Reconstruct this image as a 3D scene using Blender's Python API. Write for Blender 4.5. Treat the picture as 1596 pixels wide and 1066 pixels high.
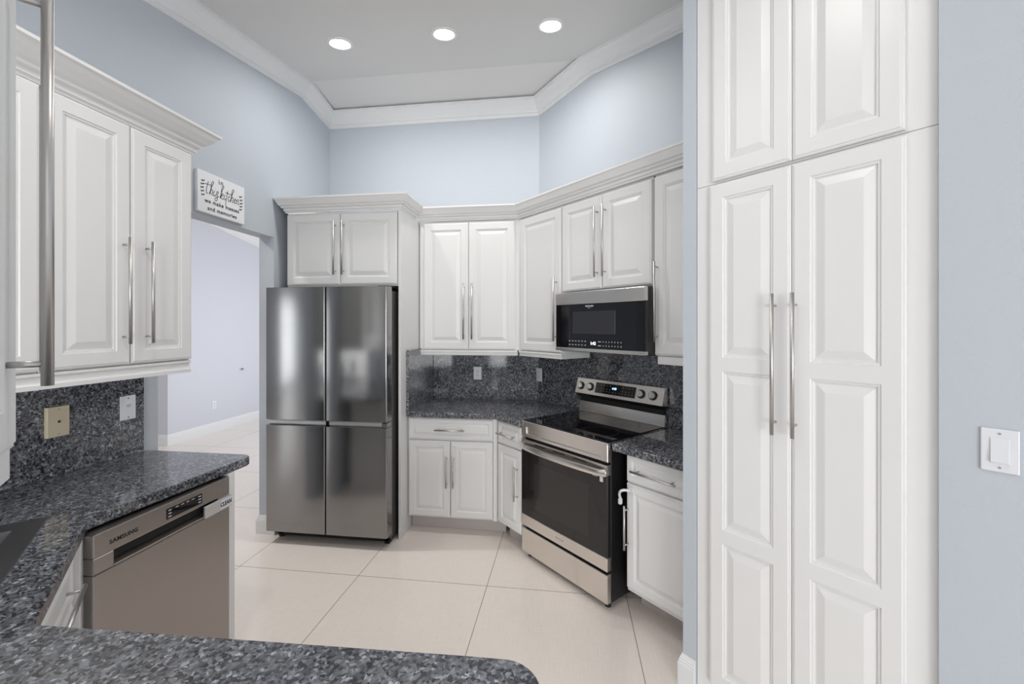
import bpy, bmesh, math, random
from mathutils import Vector, Matrix
random.seed(7)
for o in list(bpy.data.objects): bpy.data.objects.remove(o)
S = bpy.context.scene
COL = S.collection
PI = math.pi; R2 = math.sqrt(.5)

# ------------------------------------------------------------------ camera
cam = bpy.data.cameras.new('camera'); co = bpy.data.objects.new('camera', cam); COL.objects.link(co)
cam.sensor_width = 36; cam.lens = 660/1596*36; cam.shift_y = -24/1596; cam.clip_start = .02
co.location = (0, 0, 1.55); co.rotation_euler = (PI/2, 0, math.atan2(86, 660))
S.camera = co
S.view_settings.view_transform = 'Standard'; S.view_settings.look = 'None'
S.view_settings.exposure = 0.16; S.view_settings.gamma = 1; S.view_settings.use_curve_mapping = False
# ------------------------------------------------------------------ world and daylight
W = bpy.data.worlds.new('sky'); S.world = W; W.use_nodes = True
bg = W.node_tree.nodes['Background']; bg.inputs[0].default_value = (.90, .95, 1, 1); bg.inputs[1].default_value = 1.2

def area(name, loc, direction, sx, sy, power, color=(1, 1, 1), spread=PI):
    l = bpy.data.lights.new(name, 'AREA'); l.shape = 'RECTANGLE'; l.size = sx; l.size_y = sy
    l.energy = power; l.color = color; l.spread = spread
    o = bpy.data.objects.new(name, l); COL.objects.link(o); o.location = loc
    o.rotation_euler = Vector(direction).to_track_quat('-Z', 'Y').to_euler(); return o
# daylight entering by the glass doors and windows of the room behind and left of the camera
area('daylight_patio', (-1.2, -5.9, 1.2), (0, 1, .05), 2.4, 2.1, 42, (.99, .995, 1))
area('daylight_patio_2', (2.0, -5.9, 1.2), (0, 1, .05), 2.4, 2.1, 165, (.99, .995, 1))
area('daylight_side', (-7.38, -4.5, 1.2), (1, 0, .05), 1.6, 2.1, 26, (.95, .98, 1))
area('daylight_hall', (-2.40, 6.2, 1.5), (-1, 0, 0), 2.2, 2.0, 44, (.93, .955, 1))

# ------------------------------------------------------------------ materials
def srgb(r, g, b):
    f = lambda c: (c/255/12.92 if c/255 <= .04045 else ((c/255+.055)/1.055)**2.4)
    return (f(r), f(g), f(b), 1)
def mat(name, col, rough=.5, metal=0, **k):
    m = bpy.data.materials.new(name); m.use_nodes = True
    b = m.node_tree.nodes['Principled BSDF']
    b.inputs['Base Color'].default_value = col if len(col) == 4 else (*col, 1)
    b.inputs['Roughness'].default_value = rough; b.inputs['Metallic'].default_value = metal
    for a, v in k.items(): b.inputs[a].default_value = v
    return m
def nodes(m): return m.node_tree.nodes, m.node_tree.links, m.node_tree.nodes['Principled BSDF']
def add_bump(m, scale, strength, dist=.001, detail=3, stretch=None, coord='Object'):
    N, L, b = nodes(m)
    tc = N.new('ShaderNodeTexCoord'); mp = N.new('ShaderNodeMapping'); n = N.new('ShaderNodeTexNoise'); bu = N.new('ShaderNodeBump')
    if stretch: mp.inputs['Scale'].default_value = stretch
    n.inputs['Scale'].default_value = scale; n.inputs['Detail'].default_value = detail
    bu.inputs['Strength'].default_value = strength; bu.inputs['Distance'].default_value = dist
    L.new(tc.outputs[coord], mp.inputs[0]); L.new(mp.outputs[0], n.inputs['Vector']); L.new(n.outputs[0], bu.inputs['Height']); L.new(bu.outputs[0], b.inputs['Normal'])
    return n, bu
WHITE = mat('cabinet_white_paint', srgb(229, 229, 228), .33)
add_bump(WHITE, 60, .05, .0005)
WALL = mat('wall_pale_blue_paint', srgb(190, 197, 205), .6)
add_bump(WALL, 90, .35, .0025, 2)
WALLG = mat('wall_hall_grey_paint', srgb(206, 208, 216), .6)
CEIL = mat('ceiling_white_paint', srgb(222, 221, 220), .8)
TRIM = mat('trim_white_paint', srgb(228, 229, 230), .38)
SIGNW = mat('sign_white', srgb(235, 235, 238), .6)
STEELBAR = mat('brushed_nickel', (.56, .55, .535), .38, 1)
BLACKGL = mat('black_glass', (.006, .006, .008), .04)
OVENGL = mat('oven_glass', (.020, .017, .017), .05)
BLACK = mat('black_enamel', (.012, .012, .013), .35)
DARK = mat('dark_gap', (.01, .01, .01), .7)
CASE = mat('fridge_case_grey', (.13, .125, .12), .35, .6)
PLASTW = mat('white_plastic', srgb(225, 227, 232), .35)
BEIGE = mat('beige_plastic', srgb(214, 202, 176), .4)
INK = mat('black_ink', (.02, .02, .022), .7)
PRINT = mat('grey_print', (.35, .35, .36), .6)
MARKW = mat('white_marking', (.6, .62, .66), .5)
SILVER = mat('silver_plastic', (.62, .62, .62), .35, .5)
TOE = mat('toekick_grey', srgb(196, 188, 184), .5)
RUBBER = mat('rubber', (.02, .02, .02), .8)
SINKST = mat('sink_steel', (.30, .30, .30), .33, 1)
GREEN = mat('garden_leaves', (.06, .13, .04), .8)
def steel(name, col, rough, wave=0, wscale=(3, 3, .6)):
    m = mat(name, col, rough, 1)
    N, L, b = nodes(m)
    tc = N.new('ShaderNodeTexCoord')
    mp = N.new('ShaderNodeMapping'); mp.inputs['Scale'].default_value = (4, 4, 420)
    n = N.new('ShaderNodeTexNoise'); n.inputs['Scale'].default_value = 1; n.inputs['Detail'].default_value = 2
    r = N.new('ShaderNodeMapRange'); r.inputs['To Min'].default_value = rough-.04; r.inputs['To Max'].default_value = rough+.08
    L.new(tc.outputs['Object'], mp.inputs[0]); L.new(mp.outputs[0], n.inputs['Vector']); L.new(n.outputs[0], r.inputs[0]); L.new(r.outputs[0], b.inputs['Roughness'])
    if wave:
        mp2 = N.new('ShaderNodeMapping'); mp2.inputs['Scale'].default_value = wscale
        n2 = N.new('ShaderNodeTexNoise'); n2.inputs['Scale'].default_value = 1; n2.inputs['Detail'].default_value = 1
        bu = N.new('ShaderNodeBump'); bu.inputs['Strength'].default_value = 1; bu.inputs['Distance'].default_value = wave
        L.new(tc.outputs['Object'], mp2.inputs[0]); L.new(mp2.outputs[0], n2.inputs['Vector']); L.new(n2.outputs[0], bu.inputs['Height']); L.new(bu.outputs[0], b.inputs['Normal'])
    return m
STEEL = steel('stainless_steel', (.76, .72, .68), .20)
FRIDGEST = steel('fridge_stainless', (.29, .288, .287), .13, .004)
DWST = steel('dishwasher_stainless', (.37, .34, .32), .33)
def emit(name, col, s):
    m = bpy.data.materials.new(name); m.use_nodes = True; N = m.node_tree.nodes; N.clear()
    e = N.new('ShaderNodeEmission'); o = N.new('ShaderNodeOutputMaterial'); e.inputs[0].default_value = (*col, 1); e.inputs[1].default_value = s
    m.node_tree.links.new(e.outputs[0], o.inputs[0]); return m
LAMP = emit('lamp_glow', (1, .98, .95), 14)
DISP = emit('display_digits_white', (.8, .95, 1), 3.0)
DISPB = emit('display_digits_blue', (.35, .65, 1), 3.0)
def granite():
    m = mat('granite_blue_pearl', (.05, .05, .06), .07, IOR=1.7)
    N, L, b = nodes(m)
    tc = N.new('ShaderNodeTexCoord')
    nz = N.new('ShaderNodeTexNoise'); nz.inputs['Scale'].default_value = 70; nz.inputs['Detail'].default_value = 2
    sub = N.new('ShaderNodeVectorMath'); sub.operation = 'SUBTRACT'; sub.inputs[1].default_value = (.5, .5, .5)
    sc = N.new('ShaderNodeVectorMath'); sc.operation = 'SCALE'; sc.inputs['Scale'].default_value = .012
    ad = N.new('ShaderNodeVectorMath'); ad.operation = 'ADD'
    L.new(tc.outputs['Object'], nz.inputs['Vector']); L.new(nz.outputs['Color'], sub.inputs[0]); L.new(sub.outputs[0], sc.inputs[0])
    L.new(tc.outputs['Object'], ad.inputs[0]); L.new(sc.outputs[0], ad.inputs[1])
    v = N.new('ShaderNodeTexVoronoi'); v.inputs['Scale'].default_value = 150; v.inputs['Randomness'].default_value = 1
    L.new(ad.outputs[0], v.inputs['Vector'])
    sep = N.new('ShaderNodeSeparateColor'); L.new(v.outputs['Color'], sep.inputs[0])
    cr = N.new('ShaderNodeValToRGB'); e = cr.color_ramp; e.interpolation = 'LINEAR'
    e.elements[0].position = 0; e.elements[0].color = (.014, .014, .018, 1)
    e.elements[1].position = 1; e.elements[1].color = (.30, .33, .37, 1)
    for p, c in ((.20, (.030, .031, .037, 1)), (.36, (.075, .077, .086, 1)), (.62, (.115, .118, .130, 1)), (.88, (.165, .172, .190, 1))):
        x = e.elements.new(p); x.color = c
    L.new(sep.outputs[0], cr.inputs[0])
    v2 = N.new('ShaderNodeTexVoronoi'); v2.inputs['Scale'].default_value = 55; L.new(ad.outputs[0], v2.inputs['Vector'])
    s2 = N.new('ShaderNodeSeparateColor'); L.new(v2.outputs['Color'], s2.inputs[0])
    mr = N.new('ShaderNodeMapRange'); mr.inputs['To Min'].default_value = .75; mr.inputs['To Max'].default_value = 1.7; L.new(s2.outputs[1], mr.inputs[0])
    mx = N.new('ShaderNodeMix'); mx.data_type = 'RGBA'; mx.blend_type = 'MULTIPLY'; mx.inputs[0].default_value = 1
    L.new(cr.outputs[0], mx.inputs[6]); L.new(mr.outputs[0], mx.inputs[7]); L.new(mx.outputs[2], b.inputs['Base Color'])
    return m
GRANITE = granite()
def tiles():
    m = mat('floor_porcelain_tile', srgb(204, 196, 189), .13)
    N, L, b = nodes(m)
    tc = N.new('ShaderNodeNewGeometry'); sp = N.new('ShaderNodeSeparateXYZ'); L.new(tc.outputs['Position'], sp.inputs[0])
    T = .8125
    def line(out, off):
        a = N.new('ShaderNodeMath'); a.operation = 'SUBTRACT'; a.inputs[1].default_value = off-T/2; L.new(out, a.inputs[0])
        p = N.new('ShaderNodeMath'); p.operation = 'PINGPONG'; p.inputs[1].default_value = T/2; L.new(a.outputs[0], p.inputs[0])
        g = N.new('ShaderNodeMath'); g.operation = 'GREATER_THAN'; g.inputs[1].default_value = T/2-.0017; L.new(p.outputs[0], g.inputs[0]); return g
    a = line(sp.outputs[0], -1.288); c = line(sp.outputs[1], 2.49)
    mxx = N.new('ShaderNodeMath'); mxx.operation = 'MAXIMUM'; L.new(a.outputs[0], mxx.inputs[0]); L.new(c.outputs[0], mxx.inputs[1])
    mp = N.new('ShaderNodeMapping'); mp.inputs['Scale'].default_value = (220, 9, 1); L.new(tc.outputs['Position'], mp.inputs[0])
    n = N.new('ShaderNodeTexNoise'); n.inputs['Scale'].default_value = 1; n.inputs['Detail'].default_value = 3; L.new(mp.outputs[0], n.inputs['Vector'])
    mp2 = N.new('ShaderNodeMapping'); mp2.inputs['Scale'].default_value = (10, 260, 1); L.new(tc.outputs['Position'], mp2.inputs[0])
    n2 = N.new('ShaderNodeTexNoise'); n2.inputs['Scale'].default_value = 1; n2.inputs['Detail'].default_value = 3; L.new(mp2.outputs[0], n2.inputs['Vector'])
    av = N.new('ShaderNodeMath'); av.operation = 'ADD'; L.new(n.outputs[0], av.inputs[0]); L.new(n2.outputs[0], av.inputs[1])
    cr = N.new('ShaderNodeMapRange'); cr.inputs['From Min'].default_value = .6; cr.inputs['From Max'].default_value = 1.4
    L.new(av.outputs[0], cr.inputs[0])
    mx = N.new('ShaderNodeMix'); mx.data_type = 'RGBA'; mx.inputs[6].default_value = srgb(226, 216, 209); mx.inputs[7].default_value = srgb(238, 230, 223); L.new(cr.outputs[0], mx.inputs[0])
    mg = N.new('ShaderNodeMix'); mg.data_type = 'RGBA'; mg.inputs[7].default_value = srgb(120, 105, 95); L.new(mxx.outputs[0], mg.inputs[0]); L.new(mx.outputs[2], mg.inputs[6])
    L.new(mg.outputs[2], b.inputs['Base Color'])
    return m
TILE = tiles()

# ------------------------------------------------------------------ mesh helpers
class MB:
    def __init__(s): s.bm = bmesh.new()
    def _in(s, tmp):
        me = bpy.data.meshes.new('t'); tmp.to_mesh(me); tmp.free(); s.bm.from_mesh(me); bpy.data.meshes.remove(me); return s
    def box(s, x0, x1, y0, y1, z0, z1, bev=.0015, seg=1):
        t = bmesh.new(); bmesh.ops.create_cube(t, size=1)
        for v in t.verts:
            v.co = Vector(((x0+x1)/2+v.co.x*(x1-x0), (y0+y1)/2+v.co.y*(y1-y0), (z0+z1)/2+v.co.z*(z1-z0)))
        if bev: bmesh.ops.bevel(t, geom=t.edges[:], offset=min(bev, .45*min(abs(x1-x0), abs(y1-y0), abs(z1-z0))), segments=seg, affect='EDGES', profile=.5)
        return s._in(t)
    def cyl(s, a, b, r, n=20, r2=None, bev=0):
        a, b = Vector(a), Vector(b); d = b-a; t = bmesh.new()
        bmesh.ops.create_cone(t, cap_ends=True, segments=n, radius1=r, radius2=r if r2 is None else r2, depth=d.length)
        if bev:
            es = [e for e in t.edges if abs(e.verts[0].co.z-e.verts[1].co.z) < 1e-6]
            bmesh.ops.bevel(t, geom=es, offset=bev, segments=2, affect='EDGES')
        q = d.to_track_quat('Z', 'Y').to_matrix().to_4x4(); q.translation = (a+b)/2
        bmesh.ops.transform(t, matrix=q, verts=t.verts)
        for f in t.faces:
            if len(f.verts) == 4: f.smooth = True
        return s._in(t)
    def prism(s, pts, z0, z1, hole=None, bev=0):
        """outline in plan, extruded in z; optional hole outline"""
        t = bmesh.new(); loops = []
        for ring in [pts]+([hole] if hole else []):
            vs = [t.verts.new((p[0], p[1], z1)) for p in ring]
            es = [t.edges.new((vs[i], vs[(i+1) % len(vs)])) for i in range(len(vs))]; loops.append(es)
        bmesh.ops.triangle_fill(t, edges=t.edges[:], use_beauty=True, normal=(0, 0, 1))
        top = t.faces[:]
        r = bmesh.ops.extrude_face_region(t, geom=top)
        for v in r['geom']:
            if isinstance(v, bmesh.types.BMVert): v.co.z = z0
        bmesh.ops.recalc_face_normals(t, faces=t.faces)
        if bev:
            es = [e for e in t.edges if len(e.link_faces) == 2 and abs(e.verts[0].co.z-e.verts[1].co.z) < 1e-6 and abs(e.link_faces[0].normal.z-e.link_faces[1].normal.z) > .5]
            bmesh.ops.bevel(t, geom=es, offset=bev, segments=3, affect='EDGES')
        return s._in(t)
    def poly(s, ring, vec):
        """any planar ring of 3D points extruded by a vector"""
        t = bmesh.new(); a = [t.verts.new(Vector(p)) for p in ring]; b = [t.verts.new(Vector(p)+Vector(vec)) for p in ring]; n = len(a)
        t.faces.new(a); t.faces.new(b[::-1])
        for i in range(n): t.faces.new((a[i], b[i], b[(i+1) % n], a[(i+1) % n]))
        bmesh.ops.recalc_face_normals(t, faces=t.faces); return s._in(t)
    def sweep(s, path, prof, side=1, closed_ends=True):
        """profile points (out, z) swept along a 3D path; out is measured to the side (+1 = right of travel), mitred in plan"""
        t = bmesh.new(); P = [Vector(p) for p in path]; rows = []
        for i, p in enumerate(P):
            ds = []
            if i > 0: ds.append((P[i]-P[i-1]).to_2d().normalized())
            if i < len(P)-1: ds.append((P[i+1]-P[i]).to_2d().normalized())
            ns = [Vector((d.y, -d.x))*side for d in ds]
            n = sum(ns, Vector((0, 0))).normalized(); n = n/max(.3, n.dot(ns[0]))
            rows.append([t.verts.new((p.x+n.x*a, p.y+n.y*a, p.z+z)) for a, z in prof])
        for r0, r1 in zip(rows, rows[1:]):
            for j in range(len(prof)):
                k = (j+1) % len(prof)
                t.faces.new((r0[j], r0[k], r1[k], r1[j]))
        if closed_ends: t.faces.new(rows[0]); t.faces.new(rows[-1][::-1])
        bmesh.ops.recalc_face_normals(t, faces=t.faces); return s._in(t)
    def quad(s, *pts):
        s.bm.faces.new([s.bm.verts.new(p) for p in pts]); return s
    def obj(s, name, m, parent=None, loc=None):
        me = bpy.data.meshes.new(name); s.bm.to_mesh(me); s.bm.free(); me.materials.append(m)
        o = bpy.data.objects.new(name, me); COL.objects.link(o)
        if parent: o.parent = parent
        if loc: o.location = loc
        return o
def thing(name, label, cat, loc=(0, 0, 0), rz=0, group=None):
    o = bpy.data.objects.new(name, None); COL.objects.link(o); o.empty_display_size = .1
    o.location = loc; o.rotation_euler = (0, 0, rz); return tag(o, label, cat, group)
def tag(o, label, cat, group=None):
    o['label'] = label; o['category'] = cat
    if group: o['group'] = group
    return o
def struct(o): o['kind'] = 'structure'; return o

def text(name, body, size, m, parent, loc, rot=(PI/2, 0, 0), ext=.0004, shear=0, space=1, align='CENTER', xs=1, bold=0):
    c = bpy.data.curves.new(name, 'FONT'); c.body = body; c.size = size; c.extrude = ext; c.align_x = align; c.align_y = 'CENTER'
    c.shear = shear; c.space_character = space; c.offset = bold; c.materials.append(m)
    tmp = bpy.data.objects.new(name+'_t', c); COL.objects.link(tmp)
    me = bpy.data.meshes.new_from_object(tmp.evaluated_get(bpy.context.evaluated_depsgraph_get())); bpy.data.objects.remove(tmp); me.name = name
    me.materials.clear(); me.materials.append(m)
    o = bpy.data.objects.new(name, me); COL.objects.link(o); o.parent = parent; o.location = loc; o.rotation_euler = rot; o.scale = (xs, 1, 1); return o

def curve_mesh(name, cu):
    tmp = bpy.data.objects.new(name+'_t', cu); COL.objects.link(tmp)
    me = bpy.data.meshes.new_from_object(tmp.evaluated_get(bpy.context.evaluated_depsgraph_get())); bpy.data.objects.remove(tmp); me.name = name
    o = bpy.data.objects.new(name, me); COL.objects.link(o); return o
# ------------------------------------------------------------------ cabinet doors and handles
def rp_mesh(w, h, fr=.056, splits=(), rail=.055, t=.021, s=1.0):
    """raised-panel front: local x 0..w, z 0..h, face at y=0, back at y=t"""
    m = MB(); bm = m.bm
    def ring(x0, x1, z0, z1, y): return [bm.verts.new(p) for p in ((x0, y, z0), (x1, y, z0), (x1, y, z1), (x0, y, z1))]
    def join(a, b):
        for i in range(4): bm.faces.new((a[i], a[(i+1) % 4], b[(i+1) % 4], b[i]))
    rs = [ring(i, w-i, i, h-i, y) for i, y in ((0, t), (0, .006), (.003, .0035), (.0075, .0030), (.010, 0))]
    bm.faces.new(rs[0][::-1])
    for a, b in zip(rs, rs[1:]): join(a, b)
    e = .010; f = fr*s
    zs = [f]
    for z in splits: zs += [z-rail/2, z+rail/2]
    zs.append(h-f)
    q = lambda x0, x1, z0, z1: bm.faces.new(ring(x0, x1, z0, z1, 0))
    q(e, f, e, h-e); q(w-f, w-e, e, h-e); q(f, w-f, e, zs[0]); q(f, w-f, zs[-1], h-e)
    for k in range(1, len(zs)-1, 2): q(f, w-f, zs[k], zs[k+1])
    for k in range(0, len(zs), 2):
        x0, x1, z0, z1 = f, w-f, zs[k], zs[k+1]
        pr = [(0, 0), (.003, .0035), (.009*s, .0042), (.011*s, .0085), (.016*s, .0085), (.040*s, .0012), (.043*s, .0004)]
        rr = [ring(x0+i, x1-i, z0+i, z1-i, y) for i, y in pr]
        for a, b in zip(rr, rr[1:]): join(a, b)
        bm.faces.new(rr[-1])
    return m
def add_handle(parent, x, z, L=.445, vert=True, r=.0064, off=.035, inset=.030, name='bar_handle'):
    m = MB(); d = Vector((0, 0, 1)) if vert else Vector((1, 0, 0)); c = Vector((x, -off, z))
    m.cyl(c-d*L/2, c+d*L/2, r, 24)
    for k in (-1, 1):
        p = c+d*(k*(L/2-inset)); m.cyl((p.x, 0.0, p.z), (p.x, -off+r*.5, p.z), r*.68, 14)
    return m.obj(name, STEELBAR, parent)
def add_door(parent, x, z, w, h, handle=None, name='door', splits=(), s=1.0, y=0):
    d = rp_mesh(w, h, splits=splits, s=s).obj(name, WHITE, parent, (x, y, z))
    if handle: add_handle(d, *handle[:2], **(handle[2] if len(handle) > 2 else {}))
    return d
def cabinet(name, label, cat, loc, rz, w, z0, z1, depth, group=None, x0=0, body='cabinet_body', toe=False):
    t = thing(name, label, cat, loc, rz, group)
    m = MB().box(x0, x0+w, .0215, depth, z0, z1, .001)
    if toe:
        m.box(x0+.002, x0+w-.002, .0215+.065, depth-.01, .002, z0-.0005, 0)
    m.obj(body, WHITE, t)
    return t

# ================================================================== SETTING
def cz(y):                                  # underside of the gabled ceiling
    return 3.565-.17*(y-3.24) if y > 3.24 else max(3.565-.155*(3.24-y), 2.62)
YK = 3.24-(3.565-2.62)/.155
struct(MB().box(-7.7, 4.2, -6.2, 9.2, -.12, 0, 0).obj('floor', TILE))
c = MB()
for y0, y1 in ((3.24, 9.2), (YK, 3.24), (-6.2, YK)):
    c.poly([(-7.7, y0, cz(y0)), (4.2, y0, cz(y0)), (4.2, y1, cz(y1)), (-7.7, y1, cz(y1))], (0, 0, .12))
struct(c.obj('ceiling', CEIL))
def wall(name, p, q, th, m=None, z0=0, z1=None, outs=(0,)):
    """wall between plan points p and q, thickened to the left of travel, up to the ceiling (extra plan stations where the ceiling folds)"""
    p, q = Vector(p), Vector(q); d = (q-p).normalized(); n = Vector((-d.y, d.x))*th
    ts = [0, 1]
    if (p.y-3.24)*(q.y-3.24) < 0: ts.insert(1, (3.24-p.y)/(q.y-p.y))
    b = MB(); st = [p+(q-p)*t for t in ts]
    for a, e in zip(st, st[1:]):
        za, ze = (z1, z1) if z1 else (cz(a.y)+.05, cz(e.y)+.05)
        b.poly([(a.x, a.y, z0), (e.x, e.y, z0), (e.x, e.y, ze), (a.x, a.y, za)], (n.x, n.y, 0))
    return b.obj(name, m or WALL)
XL = -2.174
# left wall with the doorway to the hall
b = MB()
def yz(b, y0, y1, z0, z1=None):
    pts = [(XL, y0, z0), (XL, y1, z0)]
    ys = [y0, y1]
    if y0 < 3.24 < y1: ys = [y0, 3.24, y1]
    pts += [(XL, y, (z1 or cz(y)+.05)) for y in reversed(ys)]
    b.poly(pts, (-.12, 0, 0))
yz(b, .30, 2.004, 0); yz(b, 2.004, 2.909, 2.217); yz(b, 2.909, 3.78, 0)
bmesh.ops.remove_doubles(b.bm, verts=b.bm.verts, dist=1e-5)
struct(b.obj('wall_left', WALL))
struct(wall('wall_back', (-2.174, 3.66), (-.24, 3.66), .12))
struct(wall('wall_range', (-.24, 3.66), (1.25, 2.17), .12))
# partition between the kitchen and the tall cupboard, its end facing the camera
KP = 2.40
P = lambda u, K, z=0: (K/2+u*R2, K/2-u*R2, z)
p0, p1 = P(-1.002, KP+.012), P(-1.002, 3.418)
b = MB(); q = [P(-1.002, KP+.012), P(-.942, KP+.012), P(-.942, 3.418), P(-1.002, 3.418)]
b.poly([(x, y, 0) for x, y, _ in q], (0, 0, 3.6)); struct(b.obj('wall_partition', WALL))
q0, q1 = P(-.212, KP-.006), P(3.3, KP-.006)
w_ = MB()
w_.prism([P(-.214, KP-.006)[:2], P(3.3, KP-.006)[:2], P(3.3, KP+.15)[:2], P(-.214, KP+.15)[:2]], 0, 3.3, bev=.006)
struct(w_.obj('wall_right', WALL))
b = MB(); b.prism([P(-.942, KP+.03)[:2], P(-.214, KP+.03)[:2], P(-.214, KP+.15)[:2], P(-.942, KP+.15)[:2]], 2.97, 3.42); struct(b.obj('wall_soffit', WALL))
b = MB(); q = [P(-.205, KP+.16), P(-.145, KP+.16), P(-.145, KP+1.1), P(-.205, KP+1.1)]; b.poly([(x, y, 0) for x, y, _ in q], (0, 0, 3.3)); struct(b.obj('wall_closet_side', WALL))
# hall / family room beyond
struct(wall('wall_hall_front', (-5.17, 4.90), (-7.6, 4.90), -.12, WALLG))
struct(wall('wall_hall_side', (-5.17, 5.02), (-5.17, 9.0), .12, WALLG))
struct(wall('wall_hall_end', (-5.17, 9.0), (-2.0, 9.0), .12, WALLG))
def hall_inner():
    wall_open('wall_hall_inner', 'y', -2.2, 3.78, 9.0, [(5.1, 7.3, .5, 2.5)], .12, 3.6)
# rear of the open-plan room (behind the camera) with glazed openings
def wall_open(name, axis, at, a0, a1, holes, th, top):
    b = MB(); cur = a0
    def seg(s0, s1, z0, z1):
        if s1-s0 < .001 or z1-z0 < .001: return
        if axis == 'x': b.box(s0, s1, min(at, at+th), max(at, at+th), z0, z1, 0)
        else: b.box(min(at, at+th), max(at, at+th), s0, s1, z0, z1, 0)
    for h0, h1, zz0, zz1 in holes:
        seg(cur, h0, 0, top); seg(h0, h1, 0, zz0); seg(h0, h1, zz1, top); cur = h1
    seg(cur, a1, 0, top); return struct(b.obj(name, WALL))
wall_open('wall_rear', 'x', -6.0, -7.5, 4.0, [(-2.5, .1, .05, 2.25), (.8, 3.2, .05, 2.25)], -.15, 2.75)
wall_open('wall_side', 'y', -7.5, -6.0, 4.9, [(-5.3, -3.7, .05, 2.35)], -.15, 3.7)
wall_open('wall_far_right', 'y', 4.0, -6.0, 1.0, [], .15, 3.4)
struct(wall('wall_far_right_return', P(3.3, KP)[:2], (4.0, -1.13), .12))
def window(n, axis, at, a0, a1, z0, z1, muntins=2):
    b = MB(); f = .05
    def bar(s0, s1, q0, q1):
        if axis == 'x': b.box(s0, s1, at-.10, at-.04, q0, q1, .003)
        else: b.box(at-.10, at-.04, s0, s1, q0, q1, .003)
    bar(a0, a0+f, z0, z1); bar(a1-f, a1, z0, z1); bar(a0, a1, z0, z0+f); bar(a0, a1, z1-f, z1)
    for k in range(1, muntins): c_ = a0+(a1-a0)*k/muntins; bar(c_-.03, c_+.03, z0, z1)
    bar(a0, a1, (z0+z1)/2-.015+.25, (z0+z1)/2+.015+.25)
    struct(b.obj('window_%d' % n, TRIM))
hall_inner()
window(1, 'x', -6.0, -2.5, .1, .05, 2.25); window(2, 'x', -6.0, .8, 3.2, .05, 2.25)
window(3, 'y', -7.5, -5.3, -3.7, .05, 2.35, 2); window(4, 'y', -2.15, 5.1, 7.3, .5, 2.5, 2)

# crown moulding, baseboards
H = .125
CROWN = [(0, 0), (.098, 0), (.098, -.012), (.090, -.014), (.088, -.024), (.078, -.032), (.062, -.052), (.046, -.076), (.030, -.090), (.026, -.098), (.016, -.101), (.016, -.122), (.010, -.127), (0, -.127)]
path = [(XL, y, cz(y)) for y in (.30, 3.24, 3.66)]
path += [(-.24, 3.66, cz(3.66)), (.18, 3.24, cz(3.24)), (1.0, 2.42, cz(2.42))]
struct(MB().sweep(path, CROWN, 1).obj('trim_1', TRIM))
struct(MB().sweep([(-5.17, 4.95, cz(4.95)), (-5.17, 8.9, cz(8.9))], CROWN, 1).obj('trim_2', TRIM))
BASE = [(0, 0), (.016, 0), (.016, .098), (.013, .103), (.014, .109), (.010, .114), (.010, .122), (.006, .128), (.004, .138), (0, .138)]
def baseboard(name, path, side): return struct(MB().sweep([(x, y, 0) for x, y in path], BASE, side).obj(name, TRIM))
baseboard('baseboard_partition', [P(-1.002, 2.62)[:2], P(-1.002, KP+.012)[:2], P(-.945, KP+.012)[:2]], 1)
baseboard('baseboard_right', [P(-.21, KP-.006)[:2], P(3.2, KP-.006)[:2]], 1)
baseboard('baseboard_hall', [(-7.4, 4.90), (-5.17, 4.90), (-5.17, 8.9)], 1)
baseboard('baseboard_doorway', [(XL-.12, 3.4), (XL-.12, 2.909), (XL, 2.909), (XL, 2.96)], 1)

# ================================================================== WORKTOPS AND SPLASHBACKS
def arc(cx, cy, r, a0, a1, n=8): return [(cx+r*math.cos(math.radians(a0+(a1-a0)*i/n)), cy+r*math.sin(math.radians(a0+(a1-a0)*i/n))) for i in range(n+1)]
ZT, TH = .914, .040
sinkK0, sinkU1 = -.513, -2.060
def SP(u, K): return (K/2+u*R2, K/2-u*R2)
hole = [SP(-2.04, -.54), SP(-1.36, -.54), SP(-1.36, -1.17), SP(-2.04, -1.17)]
outl = [(-2.153, .32), (-2.153, 1.925)] + arc(-1.598, 1.862, .060, 88, 6) + [(-1.578, 1.226), (-1.574, 1.208), (-1.153, .786), (-1.138, .774), (-1.125, .768), (-.205, .803)] + arc(-.116, .735, .070, 88, -3, 10) + [(-.045, .16), (-.80, .16)]
m = MB().prism(outl, ZT-TH, ZT, hole=hole, bev=.004)
tag(m.obj('granite_worktop', GRANITE), 'speckled dark grey granite worktop running from the doorway past the sink along the peninsula', 'countertop')
m = MB().prism([(-1.196, 3.045), (-.525, 3.045), (-.3245, 2.8405), (.1085, 3.281), (-.254, 3.638), (-1.196, 3.638)], ZT-TH, ZT, bev=.004)
tag(m.obj('granite_worktop', GRANITE), 'dark granite worktop in the corner between refrigerator and left side of the range', 'countertop')
m = MB().prism([(.2430, 2.357), (.592, 2.008), (.985, 2.404), (.632, 2.757)], ZT-TH, ZT, bev=.004)
tag(m.obj('granite_worktop', GRANITE), 'short dark granite worktop between right side of the range and the partition wall', 'countertop')
tag(MB().box(-2.1735, -2.154, .32, 1.912, ZT+.0005, 1.345, .001).obj('granite_backsplash', GRANITE), 'dark granite backsplash behind beige and white wall plates under the left wall cabinets', 'backsplash')
tag(MB().box(-1.178, -.246, 3.640, 3.6595, ZT+.0005, 1.345, .001).obj('granite_backsplash', GRANITE), 'dark granite backsplash facing the camera under the two-door corner cabinet', 'backsplash')
tag(MB().box(-1.1985, -1.1795, 3.05, 3.6595, ZT+.0005, 1.372, .001).obj('granite_backsplash', GRANITE), 'narrow granite side splash fixed to the white refrigerator side panel', 'backsplash')
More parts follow.
